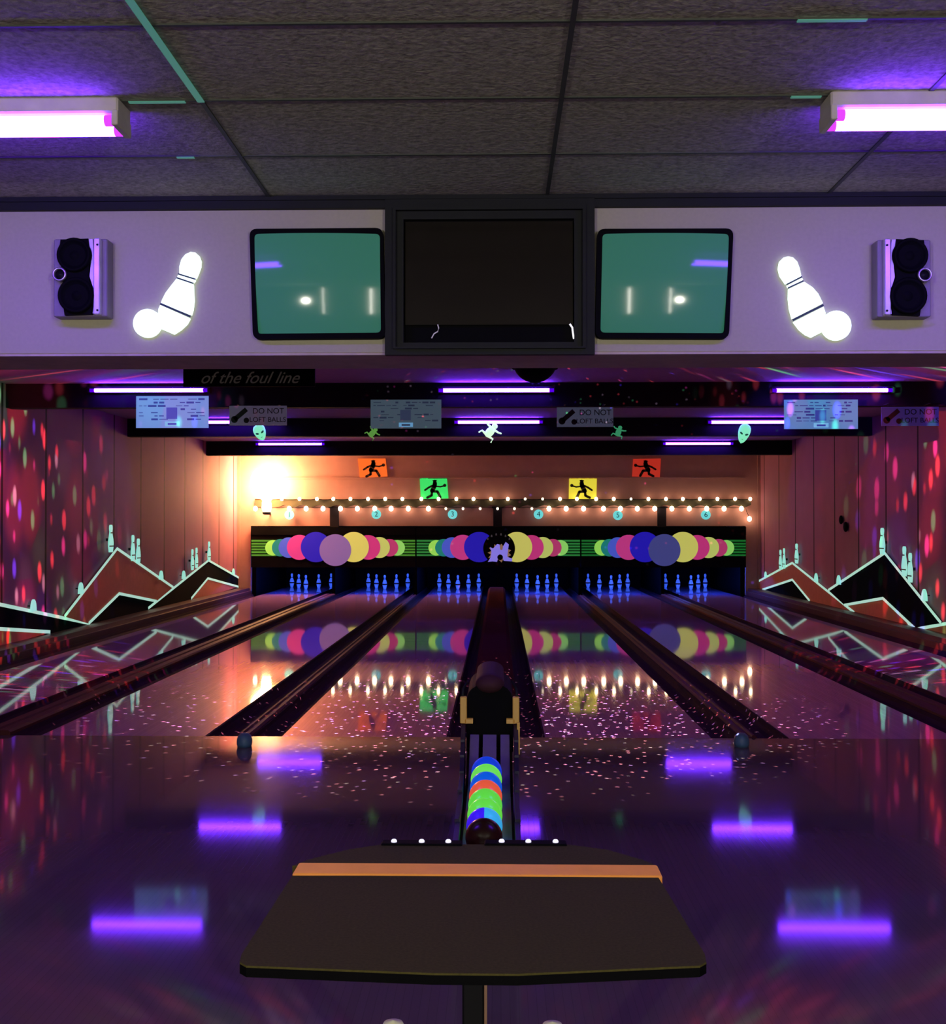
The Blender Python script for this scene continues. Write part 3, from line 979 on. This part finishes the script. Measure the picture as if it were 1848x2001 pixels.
# ------------------------------------------------------------------ wall murals
def mural(X, pts, m, name, lab, lines, part_polys=()):
    """cut-out mountain board fixed to a side wall; lines = glowing outlines"""
    s = 1 if X < 0 else -1
    n = Vector((s, 0, 0))
    P = [U(x, y, X=X) for x, y in pts]
    P = [Vector((p.x, p.y, max(p.z, .131))) for p in P]
    t = thing(name, P[0], lab, 'mural', 'mountain murals on the side walls')
    MB().prism(P, -n * .02).build('board', m, t)
    for (pl, mm, nm) in part_polys:
        Q_ = [U(x, y, X=X + s * .004) for x, y in pl]
        Q_ = [Vector((p.x, p.y, max(p.z, .131))) for p in Q_]
        MB().prism(Q_, -n * .003).build(nm, mm, t)
    for ln in lines:
        mb = MB()
        L = [U(x, y, X=X + s * .006) for x, y in ln]
        for i in range(len(L) - 1):
            strip(mb, L[i], L[i + 1], .040, n, .006)
        mb.build('glowing_outline', M['paint_line'], t)
    return t


zl = lambda x, y: (x / 3.696, 980 + y / 3.696)
zr = lambda x, y: (1400 + x / 4.125, 980 + y / 4.125)
ZL = lambda *p: [zl(*q) for q in p]
ZR = lambda *p: [zr(*q) for q in p]
XL, XR = -WX + .025, WX - .025
mural(XL, ZL((-300, 680), (0, 740), (640, 880), (500, 960), (0, 1060), (-300, 1120)), M['mural_black'], 'mountain_mural',
      'black foothill mural board at left edge with two glowing lines', [ZL((-300, 680), (640, 880)), ZL((-300, 905), (0, 920), (360, 942))],
      [(ZL((-300, 915), (0, 925), (350, 950), (200, 1010), (0, 1060), (-300, 1120)), M['mural_brown'], 'brown_ground')])
mural(XL + .022, ZL((465, 830), (845, 340), (1250, 620), (1130, 720), (860, 665), (640, 880)), M['mural_brown'], 'mountain_mural',
      'red brown mountain board, tallest peak on the left wall', [ZL((465, 830), (845, 340), (1250, 620)), ZL((640, 880), (860, 665), (1130, 720))])
mural(XL, ZL((640, 880), (860, 665), (1130, 720), (1075, 800), (1000, 850), (700, 900)), M['mural_black'], 'mountain_mural',
      'black slope board beneath the tall red brown peak', [ZL((640, 880), (700, 822))])
mural(XL, ZL((1070, 770), (1505, 425), (1810, 600), (1800, 620), (1040, 860), (960, 860)), M['mural_black'], 'mountain_mural',
      'black mountain board on left wall nearest the back corner', [ZL((1070, 770), (1505, 425), (1810, 600)), ZL((1380, 700), (1500, 555), (1720, 615))],
      [(ZL((1385, 710), (1500, 560), (1720, 618), (1600, 680)), M['mural_brown'], 'brown_slope')])
mural(XR, ZR((260, 685), (610, 495), (1110, 895), (1000, 880), (300, 700)), M['mural_brown'], 'mountain_mural',
      'red brown mountain board on right wall nearest the back corner', [ZR((260, 685), (610, 495), (1110, 895)), ZR((370, 710), (610, 630), (750, 800))],
      [(ZR((370, 715), (610, 635), (745, 800), (600, 790)), M['mural_black'], 'black_slope')])
mural(XR - .022, ZR((900, 715), (1355, 415), (1810, 980), (1605, 1030), (1340, 780), (1030, 835)), M['mural_black'], 'mountain_mural',
      'black mountain board, tallest peak on the right wall', [ZR((900, 715), (1355, 415), (1810, 980)), ZR((1030, 835), (1340, 780), (1605, 1030))])
mural(XR, ZR((1030, 840), (1340, 785), (1600, 1030), (1400, 990), (1110, 895)), M['mural_brown'], 'mountain_mural',
      'red brown slope board beneath the tall black peak', [ZR((1540, 975), (1605, 1030))])
mural(XR, ZR((1605, 1032), (1900, 975), (2300, 900), (2300, 1180), (1848, 1070)), M['mural_brown'], 'mountain_mural',
      'red brown foothill board at the right edge of view', [ZR((1605, 1030), (1900, 975), (2300, 900))])

pinL = [(218, 1025, 1079, 8.5, 'tallest, on the shoulder of the left red brown peak'), (261, 1045, 1096, 6.5, 'left one of the pair right of the left red brown peak'),
        (271.5, 1052, 1101, 7, 'right one of the pair right of the left red brown peak'), (159.5, 1138, 1160, 9, 'half hidden, low on the left red brown slope'),
        (67, 1171, 1195, 10, 'half hidden, on the left black foothill'), (316, 1115, 1132, 7, 'half hidden, low right slope of left red brown peak'),
        (360, 1115, 1131, 6, 'half hidden, low left slope of the left black mountain'), (377, 1073, 1114, 4.5, 'left one of the pair near the left black peak'),
        (385, 1070, 1110, 4.5, 'right one of the pair near the left black peak'), (409.5, 1058, 1096, 5, 'on the summit of the left black mountain'),
        (457, 1111, 1122, 4, 'tiny, close to the back left corner')]
pinR = [(1722, 1031, 1083, 9, 'tallest, on the summit of the right black mountain'), (1765, 1067, 1126, 9, 'left one of the pair on the right black slope'),
        (1776.5, 1080, 1138, 8, 'right one of the pair on the right black slope'), (1804, 1151, 1174, 10, 'half hidden, low on the right black slope'),
        (1637, 1124, 1142, 7, 'half hidden, at the left foot of the right black mountain'), (1593, 1120, 1137, 6, 'half hidden, right slope of right red brown mountain'),
        (1523.5, 1074, 1113, 4.5, 'left one of the pair near the right red brown peak'), (1530.5, 1071, 1111, 4.5, 'right one of the pair near the right red brown peak'),
        (1555, 1062, 1101, 6, 'on the summit of the right red brown mountain'), (1494.5, 1117, 1128, 3.5, 'tiny, close to the back right corner')]
pshape = [(0, .30), (.42, .30), (.5, .2), (.5, .34), (.42, .48), (.24, .66), (.20, .73), (.28, .84), (.27, .93), (.14, .99), (0, 1.0)]
pshape = [(.34, 0), (.46, .18), (.5, .33), (.42, .48), (.24, .66), (.19, .73), (.27, .84), (.26, .93), (.14, .99)]
for (lst, X) in ((pinL, XL + .05), (pinR, XR - .05)):
    s = 1 if X < 0 else -1
    for (px, y0, y1, w, lab) in lst:
        full = (y1 - y0) > 30
        a, b_ = U(px, y0, X=X), U(px, y1, X=X)
        h = a.z - b_.z
        wy = abs(U(px - w / 2, y0, X=X).y - U(px + w / 2, y0, X=X).y)
        pts = []
        for sg in (1, -1):
            seq_ = pshape if sg > 0 else pshape[::-1]
            for (u, v) in seq_:
                if not full:
                    u = {.34: .5, .46: .5, .5: .5}.get(u, u)
                    v = v if v > .5 else v
                pts.append(Vector((X, a.y + sg * u * wy, b_.z + v * h)))
        if not full:
            pts = [Vector((X, a.y + .5 * wy * math.cos(k * PI / 10) * (1 if 0 <= k <= 10 else 1), b_.z + (h * math.sin(k * PI / 10)))) for k in range(11)]
        t = thing('pin_cutout', b_, 'mint glowing pin shape, ' + lab, 'pin cutout', 'glowing pin shapes on the wall murals')
        MB().prism(pts, (-s * .02, 0, 0)).build('pin_shape', M['paint_mint'], t)
        if full:
            for v in (.22, .70):
                zz = b_.z + v * h
                MB().box(min(X, X + s * .003), max(X, X + s * .003), a.y - wy * (.5 if v < .5 else .22), a.y + wy * (.5 if v < .5 else .22), zz - .008, zz + .008).build('dark_stripe', M['paint_dark'], t)
        MB().box(min(X - s * .02, -s * WX), max(X - s * .02, -s * WX), a.y - .01, a.y + .01, b_.z + h * .4, b_.z + h * .5).build('mount', M['trim'], t)

# small dark fixture on the right wall
c = U(1648, 1022, X=WX - .03)
t = thing('wall_hook', c, 'small dark double hook on the right wall panelling', 'hook')
MB().ball(c + Vector((0, .14, .05)), .07, 14, 8, (.4, 1, 1)).build('upper_knob', M['black'], t)
MB().ball(c + Vector((0, -.1, -.06)), .08, 14, 8, (.4, 1, 1)).build('lower_knob', M['black'], t)

# ------------------------------------------------------------------ ball return
X0 = -.02
t = thing('ball_return', (X0, 4.8, 0), 'central ball return with yellow brackets holding a row of small balls', 'ball return')
body = MB().prism([(X0 - .10, 3.9, 0), (X0 - .10, 3.9, .28), (X0 - .10, 4.85, .31), (X0 - .10, 5.2, .44), (X0 - .10, 5.75, .44), (X0 - .10, 5.75, 0)], (.20, 0, 0))
body.build('cabinet', M['blackgloss'], t)


def bed(y):
    return .315 + (y - 3.9) * .035 if y < 4.9 else .35 + (y - 4.9) * .47


ys = [3.86, 4.2, 4.6, 4.9, 5.0, 5.1, 5.22]
for (xa, xb) in ((-.088, -.048), (-.030, .030), (.048, .088)):
    m_ = MB()
    for i in range(len(ys) - 1):
        z0, z1 = bed(ys[i]), bed(ys[i + 1])
        m_.prism([(X0 + xa, ys[i], z0 - .02), (X0 + xa, ys[i], z0), (X0 + xa, ys[i + 1], z1), (X0 + xa, ys[i + 1], z1 - .02)], (xb - xa, 0, 0))
    m_.build('rack_strip', M['rack'], t)
for s in (-1, 1):
    m_ = MB()
    for i in range(len(ys) - 1):
        z0, z1 = bed(ys[i]), bed(ys[i + 1])
        w0 = .098 + .012 * (ys[i] - 3.86) / 1.36
        xa, xb = sorted((X0 + s * w0, X0 + s * (w0 + .018)))
        m_.prism([(xa, ys[i], .05), (xa, ys[i], z0 + .055), (xa, ys[i + 1], z1 + .045), (xa, ys[i + 1], .05)], (xb - xa, 0, 0))
    m_.build('side_rail', mat('dark violet rail', (.02, .012, .04), .4), t)
MB().box(X0 - .1, X0 + .1, 3.84, 3.88, .2, .36, .01).build('front_stop', mat('maroon stop', (.08, .02, .015), .4), t)
# hood : arched black mouth
hp = []
for k in range(15):
    a_ = PI * k / 14
    hp.append((X0 + .105 * math.cos(a_), 0, .60 + .125 * math.sin(a_) ** .45))
arch = [(X0 + .105, .42)] + [(p[0], p[2]) for p in hp] + [(X0 - .105, .42)]
MB().prism([(x, 5.24, z) for x, z in arch], (0, .5, 0)).build('hood', M['black'], t)
n_ = MB()
pr = [(max(.066 * math.sin(a), 1e-4), -.066 * math.cos(a)) for a in [PI / 2 * k / 8 for k in range(9)]]
n_.lathe(pr + [(.066, .5)], (X0, 5.27, .722), 24, Matrix.Rotation(-PI / 2, 3, 'X') @ Matrix.Diagonal(Vector((1, .65, 1)))).build('hood_nose', mat('maroon hood nose', (.055, .020, .027), .7, spec=.1), t)
for s in (-1, 1):
    xa, xb = sorted((X0 + s * .103, X0 + s * .132))
    MB().box(xa, xb, 5.2, 5.24, .553, .67, .003).box(min(X0 + s * .075, X0 + s * .11), max(X0 + s * .075, X0 + s * .11), 5.2, 5.235, .553, .572).build('yellow_bracket', M['yellow'], t)
    MB().tube([(X0 + s * .122, 5.23, .67), (X0 + s * .12, 5.26, .70), (X0 + s * .10, 5.3, .73)], .006, 6).build('bracket_wire', M['trim'], t)
MB().box(X0 + .122, X0 + .134, 5.18, 5.2, .42, .56).build('yellow_strip', M['yellow'], t)

# raised return track on the central divider
o = MB().prism([(X0 + x, 9.0, z) for x, z in ((-.17, .05), (-.17, .12), (-.13, .16), (.13, .16), (.17, .12), (.17, .05))], (0, 15, 0)).build('ball_track_cover', mat('dark brown track cover', (.055, .020, .027), .85, spec=0), origin=(X0, 9, .05))
tag(o, 'long dark brown raised cover over the central ball track', 'track cover')

# balls in the rack
cols = [('dark maroon', (38, 10, 10), .15, 'nearest to the score table'), ('blue and cyan', (40, 50, 225), .8, 'second from the front'), ('green', (100, 225, 70), .8, 'directly behind the blue and cyan one'),
        ('green', (95, 220, 70), .8, 'directly in front of the orange one'), ('orange', (230, 90, 60), .8, 'only orange one in the row'),
        ('bright blue', (10, 90, 215), .8, 'between orange and green balls'), ('green', (110, 230, 85), .8, 'farthest green one'), ('deep blue', (15, 60, 210), .8, 'last of the row')]
R0 = .0635
y = 3.95
for i, (cn, rgb, es, w) in enumerate(cols):
    yy = y + i * .1275
    zz = bed(yy) + R0 + .002
    if i == 1:
        m, nt, b = nmat('two tone glowing ball')
        tc = nt.nodes.new('ShaderNodeTexCoord')
        sx = nt.nodes.new('ShaderNodeSeparateXYZ')
        nt.links.new(tc.outputs['Object'], sx.inputs[0])
        lt = nt.nodes.new('ShaderNodeMath'); lt.operation = 'GREATER_THAN'; lt.inputs[1].default_value = 0.0
        nt.links.new(sx.outputs['X'], lt.inputs[0])
        mx = nt.nodes.new('ShaderNodeMix'); mx.data_type = 'RGBA'
        mx.inputs['A'].default_value = lin(55, 25, 225); mx.inputs['B'].default_value = lin(50, 165, 220)
        nt.links.new(lt.outputs[0], mx.inputs['Factor'])
        nt.links.new(mx.outputs['Result'], b.inputs['Base Color'])
        nt.links.new(mx.outputs['Result'], b.inputs['Emission Color'])
        b.inputs['Emission Strength'].default_value = .8
        b.inputs['Roughness'].default_value = .25
        mm = m
    else:
        c_ = lin(*rgb)
        mm = mat('glowing ball plastic', tuple(x * .5 for x in c_[:3]), .25, emit=c_, es=es, noise=0)
    o = MB().ball((X0 - .01, yy, zz), R0, 36, 20).build('bowling_ball', mm, origin=(X0 - .01, yy, zz))
    tag(o, 'small %s bowling ball in the rack, %s' % (cn, w), 'bowling ball', 'small bowling balls in the rack')

# ------------------------------------------------------------------ score table
ZT = .60
t = thing('score_table', (-.05, 2.5, 0), 'dark score table with orange edging strip and six lit buttons', 'table')
P = lambda x, y: U(x, y, Z=ZT)
L, R_, C = P(458, 1886), P(1390, 1886), P(928, 1903)
FL, FR = P(571, 1711), P(1284, 1711)
tp = [FL, L + (FL - L) * .10, L + (FL - L) * .03 + Vector((.006, 0, 0)), L + (C - L) * .05, C - Vector((.08, -.002, 0)), C + Vector((.08, .002, 0)), R_ + (C - R_) * .05, R_ + (FR - R_) * .03 - Vector((.006, 0, 0)), R_ + (FR - R_) * .10, FR]
MB().prism(tp, (0, 0, -.004)).build('tabletop', M['table'], t)
MB().prism([p - Vector((0, 0, .004)) for p in tp], (0, 0, -.018)).build('black_edge', M['black'], t)
a, b_ = P(571, 1710), P(1284, 1693)
MB().box(a.x, b_.x, a.y, b_.y, ZT - .02, ZT + .004, .003).build('orange_strip', M['orange'], t)
bk = [P(571, 1692), P(600, 1680), P(680, 1660), P(745, 1650), P(1108, 1650), P(1185, 1660), P(1255, 1680), P(1284, 1692)]
MB().prism(bk, (0, 0, -.02)).build('rear_shelf', M['table'], t)
for (x0, x1, bs) in ((745, 903, (770, 824, 876)), (946, 1107, (980, 1032, 1085))):
    a, b_ = P(x0, 1650), P(x1, 1650)
    s_ = MB().box(a.x, b_.x, a.y - .012, a.y + .03, ZT - .01, ZT + .005, .003).build('button_strip', M['black'], t)
    for px in bs:
        c = P(px, 1648)
        MB().lathe([(.0075, 0), (.0075, .004), (.005, .007), (1e-4, .008)], (c.x, a.y + .006, ZT + .005), 14).build('button', M['button'], s_)
a, b_ = U(903, 1950, Y=2.45), U(946, 1950, Y=2.45)
MB().box(a.x, b_.x, 2.45, 2.52, .02, ZT - .02, .004).build('leg', M['blackgloss'], t)
MB().box(b_.x, b_.x + .006, 2.45, 2.46, .02, ZT - .03).build('leg_edge', mat('tan leg edge', (.25, .14, .09), .5), t)  # thin tan strip down the right edge of the leg
MB().box(a.x - .25, b_.x + .25, 2.4, 2.57, 0, .02, .005).build('foot_plate', M['blackgloss'], t)

# chair whose pale post tips just enter the picture
p, q = U(768, 1993, Z=.66), U(1079, 1993, Z=.66)
t = thing('chair', ((p.x + q.x) / 2, p.y - .15, 0), 'chair in front of the score table with two pale post tips', 'chair')
yc = p.y
for x in (p.x, q.x):
    MB().tube([(x, yc, 0), (x, yc, .6), (x, yc, .625)], .012, 10).build('back_post', M['blackgloss'], t)
    MB().lathe([(.014, .62), (.02, .63), (.021, .645), (.015, .656), (1e-4, .66)], (x, yc, 0), 18).build('post_tip', M['cream'], t)
    MB().tube([(x, yc - .34, 0), (x, yc - .34, .43)], .012, 10).build('leg', M['blackgloss'], t)
MB().box(p.x - .03, q.x + .03, yc - .37, yc - .01, .43, .47, .01).build('seat', mat('dark seat vinyl', (.03, .02, .05), .5), t)
MB().box(p.x + .012, q.x - .012, yc - .012, yc + .012, .5, .6, .005).build('backrest', mat('dark back vinyl', (.03, .02, .05), .5), t)

# ------------------------------------------------------------------ rear sconces and added spots behind the camera
for (px_, z0, z1, r, lab) in ((-1.9, 1.1, 2.8, .03, 'left'), (.35, 1.1, 2.8, .055, 'middle'), (2.3, 1.1, 2.75, .04, 'right')):
    t = thing('wall_sconce', (px_, -3.95, z0), 'slim upright white sconce on the rear wall, %s one' % lab, 'lamp', 'sconces on the rear wall')
    MB().tube([(px_, -3.9, z0), (px_, -3.9, z1)], r, 12).build('lamp_glass', lampmat('white sconce glass', (1, .93, .8), 26), t)
    MB().box(px_ - .05, px_ + .05, -4, -3.95, z0, z1).build('back_plate', M['trim'], t)


def area(name, loc, rot, sx, sy, col, e):
    l = bpy.data.lights.new(name, 'AREA')
    l.shape = 'RECTANGLE'
    l.size, l.size_y = sx, sy
    l.color = col
    l.energy = e
    o = bpy.data.objects.new(name, l)
    o.location = loc
    o.rotation_euler = rot
    COL.objects.link(o)
    return o


# spots added out of view to brighten the bulkhead and tiled ceiling
for x_ in (-2.6, 2.6):
    l = bpy.data.lights.new('added_fill_spot', 'SPOT')
    l.energy = 340
    l.color = (1.0, .95, .78)
    l.spot_size = math.radians(120)
    l.spot_blend = .6
    l.shadow_soft_size = .035
    o = bpy.data.objects.new('added_fill_spot', l)
    o.location = (x_, -3.2, 2.0)
    o.rotation_euler = (math.radians(88), 0, 0)
    COL.objects.link(o)



def projector(name, loc, target, angle, energy, scale, size, thr, seed, blend=.5, pale=0):
    """party projector: a spot whose beam is broken into coloured dots"""
    l = bpy.data.lights.new(name, 'SPOT')
    l.energy = energy
    l.spot_size = angle
    l.spot_blend = blend
    l.shadow_soft_size = 0.01
    l.use_nodes = True
    nt = l.node_tree
    em = nt.nodes['Emission']
    tc = nt.nodes.new('ShaderNodeTexCoord')
    mp = nt.nodes.new('ShaderNodeMapping')
    mp.inputs['Scale'].default_value = size
    mp.inputs['Location'].default_value = (seed, seed * .7, seed * .3)
    nt.links.new(tc.outputs['Normal'], mp.inputs['Vector'])
    vo = nt.nodes.new('ShaderNodeTexVoronoi')
    vo.inputs['Scale'].default_value = scale
    vo.inputs['Randomness'].default_value = 1
    nt.links.new(mp.outputs['Vector'], vo.inputs['Vector'])
    mr = nt.nodes.new('ShaderNodeMapRange')
    mr.interpolation_type = 'SMOOTHSTEP'
    mr.inputs['From Min'].default_value = thr
    mr.inputs['From Max'].default_value = thr * .45
    nt.links.new(vo.outputs['Distance'], mr.inputs['Value'])
    sc = nt.nodes.new('ShaderNodeSeparateColor')
    nt.links.new(vo.outputs['Color'], sc.inputs[0])
    rp = nt.nodes.new('ShaderNodeValToRGB')
    rp.color_ramp.interpolation = 'CONSTANT'
    el = rp.color_ramp.elements
    el[0].position = 0; el[0].color = (1, .09, .10, 1)
    el[1].position = .45; el[1].color = (.08, .5, .16, 1)
    for p_, c_ in ((.62, (.12, .06, 1, 1)), (.76, (1, .08, .45, 1)), (.88, (.55, .4, .45, 1))):
        e_ = el.new(p_); e_.color = c_
    for e_ in el:
        e_.color = tuple(a * (1 - pale) + b * pale for a, b in zip(e_.color, (.8, .55, .62, 1)))
    nt.links.new(sc.outputs[0], rp.inputs['Fac'])
    ml = nt.nodes.new('ShaderNodeMix'); ml.data_type = 'RGBA'; ml.blend_type = 'MULTIPLY'
    ml.inputs['Factor'].default_value = 1
    nt.links.new(rp.outputs['Color'], ml.inputs['A'])
    nt.links.new(mr.outputs['Result'], ml.inputs['B'])
    nt.links.new(ml.outputs['Result'], em.inputs['Color'])
    o = bpy.data.objects.new(name, l)
    o.location = loc
    d = Vector(target) - Vector(loc)
    o.rotation_euler = d.to_track_quat('-Z', 'Y').to_euler()
    COL.objects.link(o)
    return o


pl = pc + Vector((0, 0, -.2))
projector('party_beam_left', pl + Vector((-.2, 0, 0)), (-WX, 11.3, 2.1), math.radians(66), 12500, 52, (1, .36, 1), .38, 3.1, 1)
projector('party_beam_right', pl + Vector((.2, 0, 0)), (WX, 12.3, 2.1), math.radians(66), 14000, 50, (1, .36, 1), .40, 9.7, 1)
projector('party_wash_left', pl + Vector((-.22, 0, 0)), (-WX, 11.3, 2.1), math.radians(66), 1500, 17, (1, .5, 1), .75, 1.4, 1)
projector('party_wash_right', pl + Vector((.22, 0, 0)), (WX, 12.3, 2.1), math.radians(66), 1500, 17, (1, .5, 1), .75, 6.6, 1)
projector('party_beam_floor', pl + Vector((0, -.2, 0)), (0, 8.6, 0), math.radians(105), 34000, 58, (1, 1, 1), .125, 5.3, pale=.6)
projector('party_beam_ceiling', pl + Vector((0, .2, .1)), (1.0, 16.0, 2.9), math.radians(60), 9000, 60, (1, 1, 1), .14, 2.2)

# ------------------------------------------------------------------ world and view
w = bpy.data.worlds.new('dark room')
w.use_nodes = True
w.node_tree.nodes['Background'].inputs[0].default_value = (.02, .012, .03, 1)
w.node_tree.nodes['Background'].inputs[1].default_value = .2
S.world = w
S.view_settings.view_transform = 'Standard'
S.view_settings.look = 'None'
S.view_settings.gamma = 1
S.view_settings.exposure = 0
S.view_settings.use_curve_mapping = False
S.cycles.use_denoising = True
S.cycles.max_bounces = 6
S.cycles.sample_clamp_indirect = 4
S.cycles.sample_clamp_direct = 60
